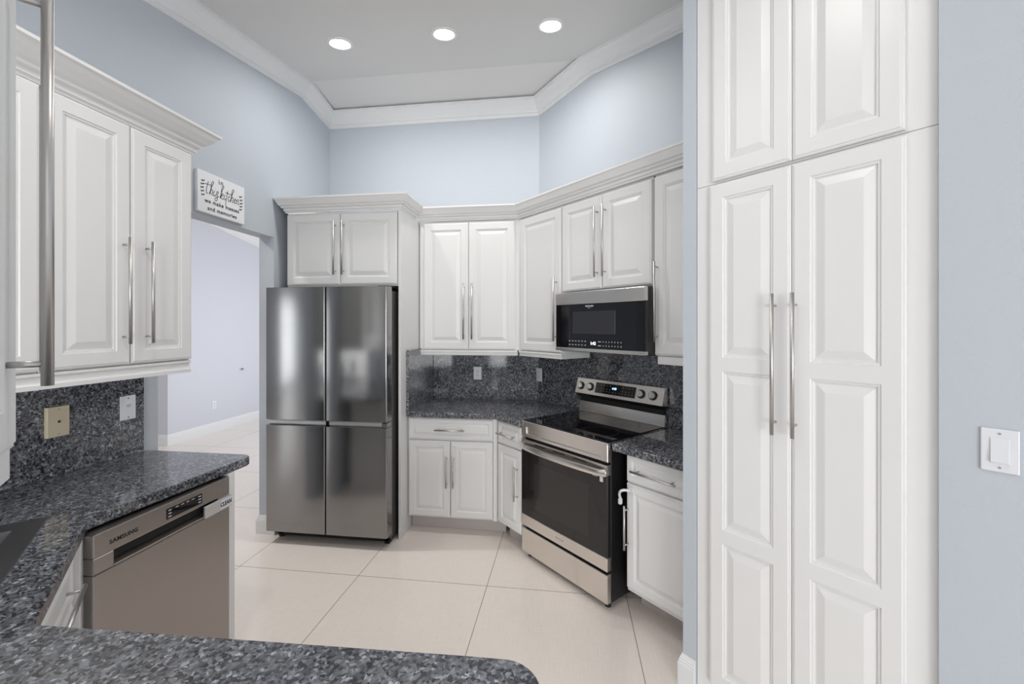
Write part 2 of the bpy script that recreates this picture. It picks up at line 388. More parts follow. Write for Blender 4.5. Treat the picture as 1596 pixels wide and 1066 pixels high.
t = MB().box(-.006, 1.72, -.0195, -.0005, ZT+.0005, 1.395, .001).obj('granite_backsplash', GRANITE); t.location = (-.228, 3.648, 0); t.rotation_euler = (0, 0, -PI/4)
tag(t, 'dark granite backsplash behind the range and under the microwave', 'backsplash')

# ================================================================== REFRIGERATOR
f = thing('refrigerator', 'tall four-door stainless steel refrigerator standing between doorway and white side panel', 'refrigerator', (-2.142, 2.78, 0))
MB().box(.012, .900, .088, .80, .045, 1.806, .004).obj('case', CASE, f)
for x in (.03, .85):
    for y in (.10, .70): MB().box(x, x+.035, y, y+.04, 0, .046, .003).obj('foot', RUBBER, f)
MB().box(.02, .89, .10, .12, .018, .085, .001).obj('toe_grille', DARK, f)
def fdoor(x0, x1, z0, z1):
    t = bmesh.new(); n = 14; prof = []
    w = x1-x0; r = .010
    ring = [(x0, .082)]+[(x0+r-r*math.cos(a), r-r*math.sin(a)*1.0) for a in [i*PI/2/6 for i in range(7)]]
    ring += [(x1-r+r*math.sin(a), r-r*math.cos(a)) for a in [i*PI/2/6 for i in range(7)]]+[(x1, .082)]
    mb = MB(); mb.poly([(x, y, z0) for x, y in ring], (0, 0, z1-z0))
    for fc in mb.bm.faces:
        if abs(fc.normal.z) < .5: fc.smooth = True
    return mb
def sharp(o, ang=.6):
    for e in o.data.edges: pass
    o.data.set_sharp_from_angle(angle=ang); return o
for x0, x1 in ((0, .453), (.459, .911)):
    sharp(fdoor(x0, x1, .888, 1.829).obj('upper_door', FRIDGEST, f))
    d = sharp(fdoor(x0, x1, .088, .846).obj('lower_door', FRIDGEST, f))
    MB().box(x0+.004, x1-(.045 if x1 > .8 else .004), .030, .080, .846, .882, .008, 2).obj('handle_recess', SILVER, d)
    if x1 > .8: MB().box(x1-.040, x1, .002, .080, .846, .884, .004).obj('handle_end', FRIDGEST, d)
MB().box(.4535, .4585, .012, .084, .09, 1.825, 0).obj('center_gasket', DARK, f)
MB().box(.82, .90, .05, .20, 1.8295, 1.838, .002).obj('hinge_cover', BLACK, f)

# ================================================================== REFRIGERATOR SURROUND, BACK WALL CABINETS
CR = [(0, 0), (0, .105), (.062, .105), (.062, .093), (.057, .089), (.050, .074), (.040, .052), (.028, .044), (.028, .036), (.014, .030), (.014, .014), (.006, .010), (.006, 0)]
t = cabinet('refrigerator_cabinet', 'white two-door cabinet above the refrigerator with tall side panel at its right', 'cabinet', (-2.168, 2.955, 0), 0, .888, 1.850, 2.405, .70, x0=.060)
add_door(t, .066, 1.862, .426, .530, (.394, .27, dict(L=.40)))
add_door(t, .496, 1.862, .440, .530, (.030, .27, dict(L=.40)))
MB().box(.9485, .9675, -.002, .70, .0005, 2.405, .001).obj('side_panel', WHITE, t)
MB().sweep([(.062, .64, 2.406), (.062, .0, 2.406), (.968, .0, 2.406), (.968, .295, 2.406)], CR, 1).obj('crown_molding', WHITE, t)

RAIL = [(-.004, 0), (-.004, -.044), (.006, -.044), (.008, -.030), (.002, -.022), (.004, -.010), (.010, -.006), (.010, 0)]
t = cabinet('corner_wall_cabinet', 'white wall cabinet with two tall doors between refrigerator panel and angled cabinets', 'wall cabinet', (-1.192, 3.31, 0), 0, .808, 1.362, 2.400, .345)
add_door(t, .037, 1.368, .370, 1.015, (.338, .303))
add_door(t, .411, 1.368, .374, 1.015, (.032, .303))
MB().prism([(.782, .013), (.813, .013), (.827, .0), (.845, .02), (.845, .08), (.782, .08)], 1.3625, 2.3995).obj('corner_filler', WHITE, t)
MB().box(.004, .804, .004, .05, 1.320, 1.3615, .003).box(.004, .804, -.004, .05, 1.346, 1.3615, .002).obj('light_rail', WHITE, t)
# angled run on the range wall: local x from the inside corner
OX, OY = P(-2.609, 2.93)[:2]
def ang(u, K, z=0): return (*P(u, K)[:2], z)
t = cabinet('range_wall_cabinet', 'white single-door wall cabinet immediately left of the microwave', 'wall cabinet', ang(-2.604, 2.93), -PI/4, .474, 1.362, 2.400, .325)
add_door(t, .012, 1.368, .455, 1.015, (.418, .303))
MB().box(.0, .470, .004, .30, 1.320, 1.3615, .003).box(.0, .478, -.004, .05, 1.346, 1.3615, .002).obj('light_rail', WHITE, t)
t = cabinet('microwave_cabinet', 'short white two-door wall cabinet above the black microwave', 'wall cabinet', ang(-2.128, 2.93), -PI/4, .720, 1.782, 2.400, .325)
add_door(t, .003, 1.790, .354, .592, (.325, .295))
add_door(t, .361, 1.790, .357, .592, (.032, .295))
t = cabinet('right_wall_cabinet', 'white single-door wall cabinet between microwave and the partition wall', 'wall cabinet', ang(-1.396, 2.93), -PI/4, .392, 1.385, 2.400, .325)
add_door(t, .004, 1.392, .384, .991, (.024, .295))
MB().box(.02, .39, .010, .30, 1.340, 1.3845, .003).obj('light_rail', WHITE, t)
m = MB()
ex = P(-1.010, 2.945)
m.sweep([(-1.1985, 3.318, 2.400), (-.379, 3.318, 2.400), (P(-1.010, 2.941)[0], P(-1.010, 2.941)[1], 2.400)], CR, 1)
m.prism([(-1.1195, 3.33), (-.37, 3.33), P(-1.01, 2.96)[:2], P(-1.01, 3.385)[:2], (-.27, 3.655), (-1.1195, 3.655)], 2.4005, 2.42)
tag(m.obj('cabinet_crown_molding', WHITE), 'long white crown molding on top of the corner and range wall cabinets', 'molding')

# ================================================================== BASE CABINETS
HB = dict(L=.235, inset=.025, r=.006)
HD = dict(L=.225, inset=.028, r=.006, vert=False)
t = thing('corner_base_cabinet', 'white base cabinet with one wide drawer over two doors beside the refrigerator', 'base cabinet', (-1.198, 3.07, 0), 0)
MB().box(0, .665, .0215, .56, .115, .873, .001).obj('cabinet_body', WHITE, t)
MB().box(0.002, .74, .10, .12, .0005, .1145, .0).obj('toe_kick', TOE, t)
MB().prism([(.658, .006), (.679, .006), (.688, .013), (.696, .03), (.696, .08), (.666, .08), (.666, .021), (.658, .021)], .116, .872).obj('corner_filler', WHITE, t)
d = add_door(t, .012, .706, .644, .156, None, 'drawer', s=.55); add_handle(d, .322, .075, **HD)
for x, hx in ((.012, .298), (.336, .026)):
    d = add_door(t, x, .128, .318, .566, (hx, .345, HB), s=.82)
    MB().box(hx-.028-(.03 if x < .1 else -.012), hx+.012-(.03 if x < .1 else -.012), -.012, 0, .530, .545, .002).obj('safety_latch', PLASTW, d)
t = thing('angled_base_cabinet', 'narrow white base cabinet with one drawer over one door left of the range', 'base cabinet', ang(-2.535, 2.555), -PI/4)
MB().prism([(.0, .0215), (.285, .0215), (.285, .40), (.16, .40)], .115, .873).obj('cabinet_body', WHITE, t)
MB().box(.03, .27, .10, .12, .0005, .1145, 0).obj('toe_kick', TOE, t)
d = add_door(t, .012, .706, .275, .156, None, 'drawer', s=.55); add_handle(d, .125, .075, L=.19, vert=False, r=.006, inset=.02)
add_door(t, .012, .128, .275, .566, (.240, .345, HB), s=.82)
t = thing('right_base_cabinet', 'white base cabinet with one drawer over one door right of the range', 'base cabinet', ang(-1.437, 2.655), -PI/4)
MB().box(.0, .428, .0215, .50, .125, .873, .001).obj('cabinet_body', WHITE, t)
MB().box(.0, .425, .145, .165, .0005, .1245, 0).obj('toe_kick', TOE, t)
d = add_door(t, .006, .722, .415, .146, None, 'drawer', s=.6); add_handle(d, .178, .068, L=.26, vert=False, r=.006, inset=.03)
d = add_door(t, .006, .150, .415, .560, (.012, .330, HB), s=.82)
cu = bpy.data.curves.new('safety_strap', 'CURVE'); cu.dimensions = '3D'; cu.bevel_depth = .007; cu.bevel_resolution = 3
sp = cu.splines.new('BEZIER'); pts = [(.035, -.012, .530), (.002, -.038, .528), (-.022, -.030, .500), (-.026, -.016, .470)]
sp.bezier_points.add(3)
for bp, p in zip(sp.bezier_points, pts): bp.co = p; bp.handle_left_type = bp.handle_right_type = 'AUTO'
cu.materials.append(PLASTW); o = curve_mesh('safety_strap', cu); o.parent = d
MB().box(-.036, -.016, -.028, -.008, .440, .474, .006, 2).obj('strap_clip', PLASTW, d)
MB().box(.02, .055, -.012, .0, .515, .545, .004, 2).obj('strap_mount', PLASTW, d)

# ================================================================== RANGE
r = thing('range', 'freestanding stainless electric range with black glass oven door and cooktop', 'range', (-.306, 2.853, 0), math.radians(-44.5))
Wd = .733
MB().box(.004, Wd-.004, .035, .570, .035, .905, .002).obj('oven_body', BLACK, r)
for x in (.02, Wd-.055):
    for y in (.05, .50): MB().cyl((x+.018, y, 0), (x+.018, y, .036), .016).obj('foot', RUBBER, r)
m = rp = MB(); bm = rp.bm
# control fascia with pressed rectangle
def ringq(x0, x1, z0, z1, y): return [bm.verts.new(p) for p in ((x0, y, z0), (x1, y, z0), (x1, y, z1), (x0, y, z1))]
rr = [ringq(0+i, Wd-i, .812+i, .916-i, y) for i, y in ((0, .034), (0, .002), (.002, 0))]
x0, x1, z0, z1 = .045, Wd-.045, .830, .880
rr2 = [ringq(x0+i, x1-i, z0+i, z1-i, y) for i, y in ((0, 0), (.003, .012), (.005, .012))]
bm.faces.new(rr[0][::-1])
for a, b_ in list(zip(rr, rr[1:]))+list(zip(rr2, rr2[1:])):
    for i in range(4): bm.faces.new((a[i], a[(i+1) % 4], b_[(i+1) % 4], b_[i]))
bm.faces.new(rr2[-1])
for q in ((.002, x0, .814, .914), (x1, Wd-.002, .814, .914), (x0, x1, .814, z0), (x0, x1, z1, .914)): bm.faces.new(ringq(q[0], q[1], q[2], q[3], 0))
m.box(.0, .012, 0.0, .560, .906, .9165, .001).box(Wd-.012, Wd, 0.0, .560, .906, .9165, .001)
m.obj('front_fascia', STEEL, r)
MB().box(.012, Wd-.012, .006, .555, .9055, .922, .002).obj('glass_cooktop', BLACKGL, r)
BP = mat('burner_print', (.05, .05, .052), .3)
for cx, cy, rad in ((.19, .16, .095), (.54, .16, .115), (.19, .42, .075), (.54, .42, .085)):
    for rad_ in (rad,):
        n = 40; m = MB()
        for i in range(n):
            a, b_ = 2*PI*i/n, 2*PI*(i+1)/n
            m.quad(*[(cx+q*math.cos(w), cy+q*math.sin(w), .9223) for q, w in ((rad_, a), (rad_, b_), (rad_-.002, b_), (rad_-.002, a))])
        m.obj('burner_marking', BP, r)
dr = MB().box(.004, Wd-.004, .004, .036, .225, .795, .003).obj('oven_door', BLACK, r)
MB().box(.0, Wd, -.004, .03, .738, .797, .004, 2).obj('door_top_trim', STEEL, dr)
MB().box(.006, Wd-.006, -.003, .004, .292, .7375, .0015).obj('oven_glass', OVENGL, dr)
MB().box(.13, Wd-.13, -.0038, -.0031, .36, .66, .0002).obj('oven_window', mat('oven_window_tint', (.032, .028, .027), .06), dr)
MB().box(.0, Wd, -.004, .03, .218, .2915, .003).obj('door_bottom_trim', STEEL, dr)
for k in range(3): MB().box(.14+k*.17, .24+k*.17, -.0052, -.0042, .776, .783, .0).obj('vent_slot', DARK, dr)
text('brand_lettering', 'FRIGIDAIRE', .014, PRINT, dr, (Wd/2, -.0045, .255))
text('badge_lettering', 'AIR FRY', .010, MARKW, dr, (Wd-.085, -.0042, .722)); MB().box(Wd-.050, Wd-.028, -.0050, -.0042, .700, .728, 0).obj('badge', PLASTW, dr)
# bowed flat handle
n = 22; path = []
for i in range(n+1):
    s_ = i/n; path.append((.004+s_*(Wd-.008), -.012-.040*math.sin(PI*s_)**.55, .738))
m = MB().sweep(path, [(-.009, 0), (.0, -.002), (.007, .006), (.008, .022), (.003, .034), (-.006, .036), (-.009, .03)], 1)
for x in (.0, Wd-.03): m.box(x, x+.03, -.018, 0.002, .738, .774, .003)
h = m.obj('door_handle', STEEL, dr)
for p_ in h.data.polygons: p_.use_smooth = True
h.data.set_sharp_from_angle(angle=.7)
MB().box(.002, Wd-.002, .0, .034, .040, .200, .004, 2).obj('storage_drawer', STEEL, r)
# backguard
m = MB().poly([(0.006, .556, .922), (0.006, .562, .994), (0.006, .578, .994), (0.006, .578, .922)], (Wd-.012, 0, 0))
m.box(.006, Wd-.006, .548, .56, .920, .926, .001)
m.obj('rear_riser', STEEL, r)
MB().box(.012, Wd-.012, .566, .578, .9945, 1.055, .001).obj('rear_vent', BLACK, r)
cp = MB().poly([(0, .520, 1.058), (0, .553, 1.166), (0, .578, 1.168), (0, .578, 1.052)], (Wd, 0, 0)).obj('control_panel', STEEL, r)
MB().poly([(0.002, .5205, 1.0575), (0.002, .552, 1.030), (0.002, .578, 1.030), (0.002, .578, 1.052)], (Wd-.004, 0, 0)).obj('panel_underside', BLACK, r)
tl = math.atan2(.033, .108)
cpl = bpy.data.objects.new('panel_face', None)
def face(x, s, d=0):   # point on the tilted fascia: s metres up from its lower edge, d metres out
    return Vector((x, .520+s*math.sin(tl)-d*math.cos(tl), 1.058+s*math.cos(tl)+d*math.sin(tl)))
a_, b2 = .187, .526
m = MB(); m.poly([face(a_, .020, .0), face(b2, .020, .0), face(b2, .094, .0), face(a_, .094, .0)], face(0, 0, .0015)-face(0, 0)); m.obj('display', BLACKGL, cp)
text('display_digits', '4:40', .022, DISPB, cp, face(.352, .064, .002), (PI/2-tl, 0, 0))
for j, s_ in enumerate((.036, .052, .078)):
    for i in range(12):
        if 4 < i < 8 and j > 0: continue
        x = a_+.02+i*.0265; p_ = face(x, s_, .0018); MB().box(p_.x, p_.x+.010, p_.y-.0004, p_.y, p_.z, p_.z+.0025, 0).obj('touch_key', PRINT, cp)
for x in (.046, .137, .569, .658):
    kb = MB().cyl(face(x, .056, 0), face(x, .056, .006), .029, 28).obj('knob_ring', BLACK, cp)
    m = MB().cyl(face(x, .056, .006), face(x, .056, .026), .0235, 28, .0215, .002)
    k = m.obj('knob', SILVER, cp)
    # (the finger grip is moulded into the knob)
    g = MB(); p_ = face(x, .056, .026); g.box(-.005, .005, -.010, 0, -.021, .021, .002, 2); g = g.obj('knob_grip', STEEL, cp, p_); g.rotation_euler = (-tl, 0, 0)

# ================================================================== MICROWAVE
mw = thing('microwave', 'black glass over-the-range microwave with stainless top band hung under white cabinet', 'microwave', ang(-2.089, 2.80), -PI/4)
MWd, a0, a1 = .704, 1.393, 1.770
MB().box(.012, MWd-.002, .028, .41, a0-.006, a1+.004, .003).obj('case', BLACK, mw)
d = MB().box(.0, MWd, .002, .028, a0, a1, .003).obj('door', BLACKGL, mw)
MB().box(-.001, MWd+.001, -.002, .028, a1-.078, a1+.001, .004, 2).obj('top_band', STEEL, d)
MB().box(-.001, MWd+.001, -.002, .028, a0-.001, a0+.020, .003, 2).obj('bottom_band', STEEL, d)
MB().box(.16, .50, .0005, .0018, 1.505, 1.645, .0003).obj('door_window', mat('microwave_window', (.03, .03, .036), .08), d)
text('brand_lettering', 'FRIGIDAIRE', .013, MARKW, d, (.30, .0012, 1.677), bold=.0003)
text('series_lettering', 'GALLERY', .007, PRINT, d, (.30, .0012, 1.666))
def key(x0, x1, z0, z1): MB().box(x0, x1, .0008, .0016, z0, z1, 0).obj('touch_key', MARKW, d)
for j in range(2):
    for i in range(6): key(.125+i*.027, .137+i*.027, 1.432+j*.024, 1.436+j*.024)
    key(.37, .392, 1.432+j*.024, 1.436+j*.024)
    for i in range(7): key(.408+i*.022, .412+i*.022, 1.430+j*.024, 1.437+j*.024)
text('display_digits', '1:42', .026, DISP, d, (.330, .0012, 1.446))

# ================================================================== LEFT SIDE
# wall cabinets over the left counter (faces look along +x)
def lw(name, label, y0, w, doors, rail_to=None):
    t = cabinet(name, label, 'wall cabinet', (-1.84, y0, 0), PI/2, w, 1.385, 2.410, .328)
    for x, dw, hx in doors: add_door(t, x, 1.392, dw, 1.010, (hx, .308) if hx else None)
    return t
t = lw('left_wall_cabinet', 'white wall cabinet with two tall doors hung at the edge of the doorway', 1.272, .606, [(.003, .302, .270), (.309, .293, .062)])
MB().sweep([(0, .03, 1.3845), (.598, .03, 1.3845)], [(0, 0), (.027, 0), (.027, -.010), (.018, -.014), (.020, -.034), (.027, -.042), (.027, -.058), (0, -.058)], 1).box(.580, .598, .033, .31, 1.330, 1.3845, .002).obj('light_rail', WHITE, t)
MB().sweep([(0, .012, 2.405), (.606, .012, 2.405), (.606, .325, 2.405)], [(0, 0), (0, .118), (.092, .118), (.092, .106), (.080, .100), (.070, .082), (.048, .058), (.032, .048), (.032, .038), (.016, .030), (.016, .014), (.006, .010), (.006, 0)], 1).obj('crown_molding', WHITE, t)
t = lw('left_wall_cabinet', 'white wall cabinet mostly hidden behind the large close-up bar handle', .962, .307, [(.003, .300, None)])
MB().sweep([(0, .03, 1.3845), (.3105, .03, 1.3845)], [(0, 0), (.027, 0), (.027, -.010), (.018, -.014), (.020, -.034), (.027, -.042), (.027, -.058), (0, -.058)], 1).obj('light_rail', WHITE, t)
MB().sweep([(0, .012, 2.405), (.3105, .012, 2.405)], [(0, 0), (0, .118), (.092, .118), (.092, .106), (.080, .100), (.070, .082), (.048, .058), (.032, .048), (.032, .038), (.016, .030), (.016, .014), (.006, .010), (.006, 0)], 1).obj('crown_molding', WHITE, t)

# near cabinet: its door is seen almost edge-on beside the camera
EX, EY = -.746, .488       # far vertical edge of its door
t = thing('near_wall_cabinet', 'white wall cabinet closest to the camera with one long bar handle', 'wall cabinet', (EX, EY, 0), math.radians(135))
# local x runs from near (negative) to the far edge (0); face at y=0 looks to the room
MB().box(-.42, -.006, .0215, .30, 1.390, 2.42, .001).obj('cabinet_body', WHITE, t)
d = add_door(t, -.40, 1.385, .40, 1.02)
add_handle(d, .352, .3535, L=.534, r=.0064, off=.036, inset=.029)
MB().box(-.42, -.014, .004, .29, 1.345, 1.3895, .003).obj('light_rail', WHITE, t)
q = [(EX-.226+.015, EY-.226-.015), (EX-.226+.50, EY-.226-.50)]
b = MB(); dn = Vector((-R2, -R2))*.10
b.poly([(q[0][0], q[0][1], 0), (q[1][0], q[1][1], 0), (q[1][0], q[1][1], 3.2), (q[0][0], q[0][1], 3.2)], (dn.x, dn.y, 0)); struct(b.obj('wall_near', WALL))

# dishwasher
DX = -1.530
dw = thing('dishwasher', 'stainless front dishwasher under the left granite worktop', 'dishwasher', (DX, 1.190, 0), PI/2)
DW_ = .562
MB().box(.012, DW_-.004, .075, .55, .02, .860, .002).obj('tub_case', BLACK, dw)
dd = MB().box(.0, DW_, .0, .055, .105, .735, .004, 2).obj('door', DWST, dw)
# control fascia with a scooped grip
cf = MB()
cf.box(0, DW_, .0, .070, .790, .866, .004, 2)
cf.box(0, .065, .0, .060, .7355, .7895, .002); cf.box(DW_-.065, DW_, 0, .060, .7355, .7895, .002)
cf.box(.065, DW_-.065, .030, .060, .7355, .7895, 0)
cfo = cf.obj('control_fascia', DWST, dw)
MB().poly([(.066, .002, .7358), (.066, .001, .742), (.066, .029, .752), (.066, .029, .7358)], (DW_-.132, 0, 0)).obj('grip_lip', DWST, cfo)
MB().box(.066, DW_-.066, .022, .0299, .7525, .789, 0).obj('grip_recess', DARK, cfo)
MB().box(.255, .415, -.0012, .0, .805, .846, .0005).obj('display', BLACKGL, cfo)
m = MB()
for z in (.812, .824, .836): m.box(.262, .274, -.002, -.0012, z, z+.004, 0); m.box(.396, .408, -.002, -.0012, z, z+.004, 0)
for k in range(4): m.box(.292+k*.024, .305+k*.024, -.002, -.0012, .838, .8405, 0)
m.obj('touch_key_print', MARKW, cfo)
text('brand_lettering', 'SAMSUNG', .0195, INK, cfo, (.098, -.0006, .822), space=1.1, bold=.0005)
mg = thing('dishwasher_magnet', 'silver sliding magnet reading CLEAN stuck at right of dishwasher front', 'magnet', (DX, 1.190+.420, .760), PI/2)
MB().box(.0, .142, -.012, -.0006, -.025, .025, .003, 2).obj('sliding_cover', SILVER, mg)
MB().box(.078, .139, -.0128, -.0119, -.019, .019, .0005).obj('message_plate', PLASTW, mg)
text('lettering', 'CLEAN', .0250, INK, mg, (.1085, -.0130, -.0005), xs=.78, bold=.0008)
ep = MB().box(-2.05, -1.538, 1.757, 1.792, .0005, .8735, .001).obj('end_panel', WHITE); tag(ep, 'white end panel closing the counter run beside dishwasher and doorway', 'panel')
# sink cabinet on the diagonal
sk = thing('sink_base_cabinet', 'white diagonal sink cabinet with bar handle beside the dishwasher', 'base cabinet', (-1.130, .735, 0), math.radians(135))
L_ = .575
MB().box(.0, .580, .0215, .04, .10, .873, .001).box(.0, .580, .04, .45, .10, .118, 0).obj('cabinet_body', WHITE, sk)
d = add_door(sk, .030, .690, .546, .172, None, 'drawer', s=.6); add_handle(d, .315, .070, L=.31, vert=False, inset=.030)
for x, hx in ((.030, .246), (.304, .026)): add_door(sk, x, .115, .272, .568, (hx, .345, HB), s=.82)
MB().box(.580, .628, -.013, .012, .10, .873, .001).obj('filler_stile', WHITE, sk)
# undermount sink
s_ = thing('kitchen_sink', 'stainless drop-in sink set in the diagonal granite worktop', 'sink', (0, 0, 0))
m = MB()
o0 = [SP(-2.060, -.513), SP(-1.34, -.513), SP(-1.34, -1.20), SP(-2.060, -1.20)]
i0 = [SP(-1.985, -.605), SP(-1.415, -.605), SP(-1.415, -1.12), SP(-1.985, -1.12)]
m.prism(o0, ZT+.0002, ZT+.004, hole=i0).obj('sink_rim', SINKST, s_)
m = MB(); bm = m.bm
up = [bm.verts.new((x, y, ZT+.003)) for x, y in i0]
i1 = [SP(-1.975, -.62), SP(-1.425, -.62), SP(-1.425, -1.105), SP(-1.975, -1.105)]
lo = [bm.verts.new((x, y, ZT-.19)) for x, y in i1]
for i in range(4): bm.faces.new((up[i], up[(i+1) % 4], lo[(i+1) % 4], lo[i]))
bm.faces.new(lo); bmesh.ops.solidify(bm, geom=bm.faces[:], thickness=.0015)
m.obj('sink_basin', SINKST, s_)
dc = SP(-1.7, -.86); MB().cyl((*dc, ZT-.1885), (*dc, ZT-.184), .045).obj('drain', SILVER, s_)
# peninsula base
t = thing('peninsula_base_cabinet', 'white base cabinet carrying the near granite peninsula', 'base cabinet', (0, 0, 0))
MB().box(-1.10, -.09, .24, .725, .0005, .8735, .002).obj('cabinet_body', WHITE, t)

# ================================================================== WALL PLATES AND SIGN
def plate(name, label, cat, loc, rz, w, h, m, kind, group=None, th=.006):
    t = thing(name, label, cat, loc, rz, group)
    MB().box(-w/2, w/2, -th, 0, -h/2, h/2, .0025, 2).obj('cover_plate', m, t)
    y = -th
    if kind == 'duplex':
        for s in (-1, 1):
            so = MB().cyl((0, y-.002, s*.020), (0, y+.001, s*.020), .0165, 24).obj('socket', m, t)
            MB().box(-.0075, -.0045, y-.0026, y-.0019, s*.020-.002, s*.020+.007, 0).box(.0045, .0075, y-.0026, y-.0019, s*.020-.002, s*.020+.007, 0).box(-.002, .002, y-.0026, y-.0019, s*.020-.010, s*.020-.006, 0).obj('slot', DARK, so)
    if kind == 'rocker':
        MB().box(-.0175, .0175, y-.0012, y, -.034, .034, .0008).obj('rocker_frame', m, t)
        MB().poly([(-.0155, y-.001, -.032), (-.0155, y-.006, -.030), (-.0155, y-.002, .032), (-.0155, y-.0005, .032)], (.031, 0, 0)).obj('rocker', m, t)
    if kind == 'slide':
        MB().box(-.014, .014, y-.0015, y, -.024, .022, .001).obj('switch_frame', m, t)
        MB().box(-.011, .009, y-.004, y-.001, .004, .018, .001).obj('toggle', mat('toggle_almond', srgb(216, 196, 178), .4), t)
    if kind == 'jack':
        MB().box(-.008, .008, y-.001, y, -.008, .008, .0005).obj('jack_frame', m, t)
        MB().box(-.004, .005, y-.0016, y-.0009, -.005, .004, 0).obj('jack_socket', DARK, t)
    for s in (-1, 1):
        if kind != 'duplex': MB().cyl((0, y-.0012, s*(h/2-.012)), (0, y+.001, s*(h/2-.012)), .003, 12).obj('screw', PRINT if kind != 'slide' else BLACK, t)
        elif s == 1: MB().cyl((0, y-.0012, 0), (0, y+.001, 0), .003, 12).obj('screw', PRINT, t)
    return t
plate('wall_outlet', 'white outlet on the backsplash straight behind the corner counter', 'outlet', (-.778, 3.6398, 1.142), 0, .070, .112, PLASTW, 'duplex')
x, y, _ = P(-2.714, 3.379-.0)
plate('wall_outlet', 'white outlet on the angled backsplash left of the range', 'outlet', (x-.004, y-.004, 1.140), -PI/4, .070, .112, PLASTW, 'duplex')
plate('dimmer_switch', 'white switch plate on the left backsplash nearest the doorway', 'light switch', (-2.1538, 1.828, 1.150), PI/2, .074, .118, PLASTW, 'slide')
plate('phone_jack', 'beige jack plate on the left backsplash beside the white switch', 'wall plate', (-2.1538, 1.531, 1.148), PI/2, .080, .128, BEIGE, 'jack', th=.018)
x, y, _ = P(-.100, KP-.0064)
plate('rocker_switch', 'white rocker light switch on the pale blue wall right of tall cupboard', 'light switch', (x, y, 1.225), -PI/4, .068, .113, PLASTW, 'rocker')
plate('wall_outlet', 'small white outlet low on the wall seen through the doorway', 'outlet', (-5.1696, 5.63, .395), PI/2, .075, .12, PLASTW, 'duplex')
t = thing('wall_fitting', 'small round grey fitting on the far wall seen through the doorway', 'wall fitting', (-5.1696, 6.15, .875), PI/2)
MB().cyl((0, 0, 0), (0, -.012, 0), .032, 20).obj('mounting_disc', PLASTW, t); MB().cyl((0, -.012, 0), (0, -.045, 0), .018, 16, bev=.004).obj('grip', PRINT, t)

sg = thing('wall_sign', 'white block sign with black lettering reading in this kitchen above the doorway', 'sign', (XL+.0005, 2.409, 2.358), PI/2)
sw, sh, st_ = .366, .248, .022
MB().box(-sw/2, sw/2, -st_, 0, -sh/2, sh/2, .004, 2).obj('sign_board', SIGNW, sg)
yf = -st_-.0006
def typed(nm, s, cx, z, size, pitch):
    c_ = []
    for i, ch in enumerate(s):
        if ch == ' ': continue
        c_.append((ch, cx+(i-(len(s)-1)/2)*pitch))
    par = None
    dg = []
    for ch, x in c_: dg.append(text(nm, ch, size, INK, sg, (x, yf, z), ext=.0003, bold=.0006))
    return dg
text('lettering', 'in', .044, INK, sg, (-.014, yf, .091), space=1.25, bold=.0002)
text('lettering', 'we make messes', .0345, INK, sg, (.0, yf, -.050), space=1.15, bold=.0006)
text('lettering', 'and memories', .0345, INK, sg, (.0, yf, -.092), space=1.15, bold=.0006)
# brush-script words drawn as strokes
def stroke_letters():
    G = {
     't': [[(.30, 1.55), (.16, .35), (.26, .02), (.42, .12)], [(-.25, 1.12), (.95, 1.22)]],
     'h': [[(.0, .05), (.30, 1.2), (.42, 1.75), (.28, 1.7), (.12, .0)], [(.14, .35), (.36, .72), (.48, .5), (.42, .06), (.60, .10)]],
     'i': [[(.12, .68), (.04, .15), (.14, .0), (.32, .18)], [(.20, .95), (.22, .99)]],
     's': [[(.06, .1), (.36, .72), (.28, .35), (.34, -.15), (.10, -.55), (-.02, -.35), (.30, .0), (.55, .15)]],
     'k': [[(.0, .05), (.28, 1.2), (.40, 1.7), (.26, 1.65), (.10, .0)], [(.12, .32), (.42, .68), (.40, .42), (.16, .36), (.40, .0), (.56, .1)]],
     'c': [[(.40, .58), (.22, .66), (.08, .28), (.20, .0), (.42, .14)]],
     'e': [[(.08, .28), (.34, .45), (.28, .66), (.10, .42), (.14, .05), (.42, .14)]],
     'n': [[(.10, .62), (.06, .0)], [(.08, .30), (.30, .68), (.40, .45), (.36, .05), (.60, .16)]],
     'T': [[(.24, 1.3), (.10, -.4), (.16, -.75)], [(-.12, 1.0), (.85, .98)]],
    }
    out = []; x = 0
    for ch, adv in (('t', .62), ('h', .62), ('i', .32), ('s', .62), (' ', .10), ('k', .60), ('i', .30), ('T', .34), ('c', .42), ('h', .60), ('e', .42), ('n', .5)):
        for s_ in G.get(ch, []): out.append([(x+a+.12*b, b) for a, b in s_])
        x += adv
    return out, x
strokes, tw = stroke_letters()
cu = bpy.data.curves.new('script_lettering', 'CURVE'); cu.dimensions = '3D'; cu.bevel_depth = .0023; cu.bevel_resolution = 1
k = .262/tw
for s_ in strokes:
    sp = cu.splines.new('BEZIER'); sp.bezier_points.add(len(s_)-1)
    for bp, (a, b) in zip(sp.bezier_points, s_): bp.co = (-.131+a*k, 0, b*k*1.02); bp.handle_left_type = bp.handle_right_type = 'AUTO'
cu.materials.append(INK); o = curve_mesh('script_lettering', cu); o.parent = sg; o.location = (.0, yf+.0004, -.006); o.scale = (1, .3, 1)
m = MB()
for sd in (-1, 1):
    for i in range(5):
        z = .062-i*.021 if sd < 0 else .050-i*.021; bow = .006*math.sin(PI*i/4)
        for e in (-1, 1):
            cx, cz_ = sd*(.146+bow)+e*.006, z+(.004 if e > 0 else 0)
            m.poly([(cx+.0065*math.cos(q)*math.cos(.6*e)-.0042*math.sin(q)*math.sin(.6*e), yf, cz_+.0065*math.cos(q)*math.sin(.6*e)+.0042*math.sin(q)*math.cos(.6*e)) for q in [2*PI*j/10 for j in range(10)]], (0, -.0004, 0))
m.obj('leaf_sprig', INK, sg)

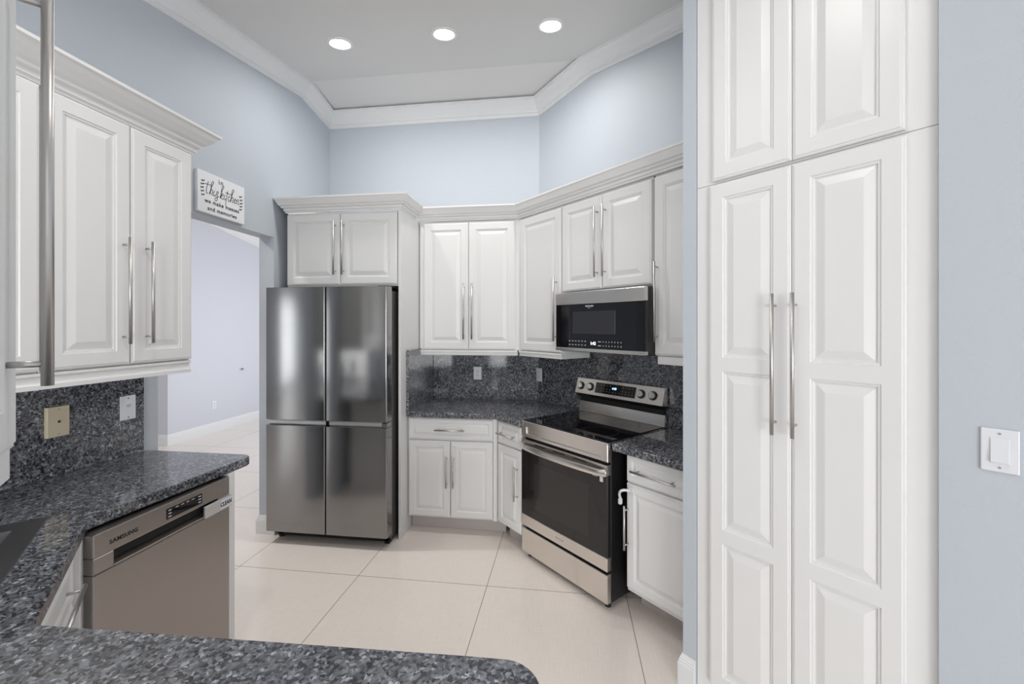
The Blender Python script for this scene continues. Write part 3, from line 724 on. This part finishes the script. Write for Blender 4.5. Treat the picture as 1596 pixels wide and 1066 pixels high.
# ================================================================== TALL CUPBOARD
def PU(u): return u+.942
t = thing('pantry_cabinet', 'tall white pantry cabinet with two three-panel doors and long bar handles', 'pantry cabinet', ang(-.940, KP+.018), -PI/4)
MB().box(0, .724, .0, .60, .0005, 2.130, .001).obj('cabinet_body', WHITE, t)
dz = .10
for x, w, hx in ((PU(-.882), .296, .248), (PU(-.584), .300, .015)):
    add_door(t, x, dz, w, 2.120-dz, (hx, 1.416-dz, dict(L=.503, inset=.042)), splits=(.715-dz, 1.400-dz), y=-.0215)
t = thing('pantry_cabinet', 'upper white two-door pantry cabinet stacked on the tall one reaching the top edge', 'pantry cabinet', ang(-.940, KP+.018), -PI/4)
MB().box(0, .724, .0, .60, 2.1315, 2.965, .001).obj('cabinet_body', WHITE, t)
for x, w in ((PU(-.870), .286), (PU(-.582), .294)):
    add_door(t, x, 2.137, w, .80, y=-.0215)

# ================================================================== CEILING LIGHTS
def downlight(x, y, label, power=5.0):
    t = thing('recessed_ceiling_light', label, 'ceiling light', (x, y, cz(y)), 0, 'recessed lights over the kitchen')
    t.rotation_euler = (math.atan(.155), 0, 0)
    n = 40; m = MB()
    def ring(r, z): return [(r*math.cos(2*PI*i/n), r*math.sin(2*PI*i/n), z) for i in range(n)]
    rs = [ring(.088, 0), ring(.086, -.006), ring(.070, -.008), ring(.062, -.002)]
    vs = [[m.bm.verts.new(p) for p in r_] for r_ in rs]
    for a, b in zip(vs, vs[1:]):
        for i in range(n): m.bm.faces.new((a[i], a[(i+1) % n], b[(i+1) % n], b[i]))
    m.obj('trim_ring', TRIM, t)
    MB().cyl((0, 0, -.0045), (0, 0, -.001), .064, 40).obj('lens', LAMP, t)
    l = bpy.data.lights.new('bulb', 'AREA'); l.shape = 'DISK'; l.size = .12; l.energy = power; l.color = (1, .975, .94); l.spread = math.radians(160)
    o = bpy.data.objects.new('bulb', l); COL.objects.link(o); o.parent = t; o.location = (0, 0, -.012)
    return t
downlight(-1.538, 2.716, 'round recessed ceiling light, leftmost of the row, above the refrigerator side')
downlight(-.807, 2.716, 'round recessed ceiling light in the middle of the row of three')
downlight(-.106, 2.733, 'round recessed ceiling light, rightmost of the row, nearest the range')
downlight(-1.15, .95, 'round unseen fill light added above the sink corner, out over the peninsula end', 4.5)  # unseen second row, added to brighten the floor and lower cabinets
downlight(.05, .95, 'round unseen fill light added above the open end of the peninsula', 4)  # second row too: unseen, added as fill
for x, y, lb in ((-2.9, -.9, 'round unseen fill light added behind the camera, left of the peninsula'), (-.6, -1.2, 'round unseen fill light added directly behind the camera'), (1.6, -1.6, 'round unseen fill light added behind the camera beside the pale blue wall'), (-3.6, 2.4, 'round unseen fill light added outside the kitchen beyond the left wall')):  # all unseen, added to raise the ambient light in the kitchen
    downlight(x, y, lb, 32 if x == -3.6 else 6)  # strongest one is added to shine through the doorway onto the right base cabinet
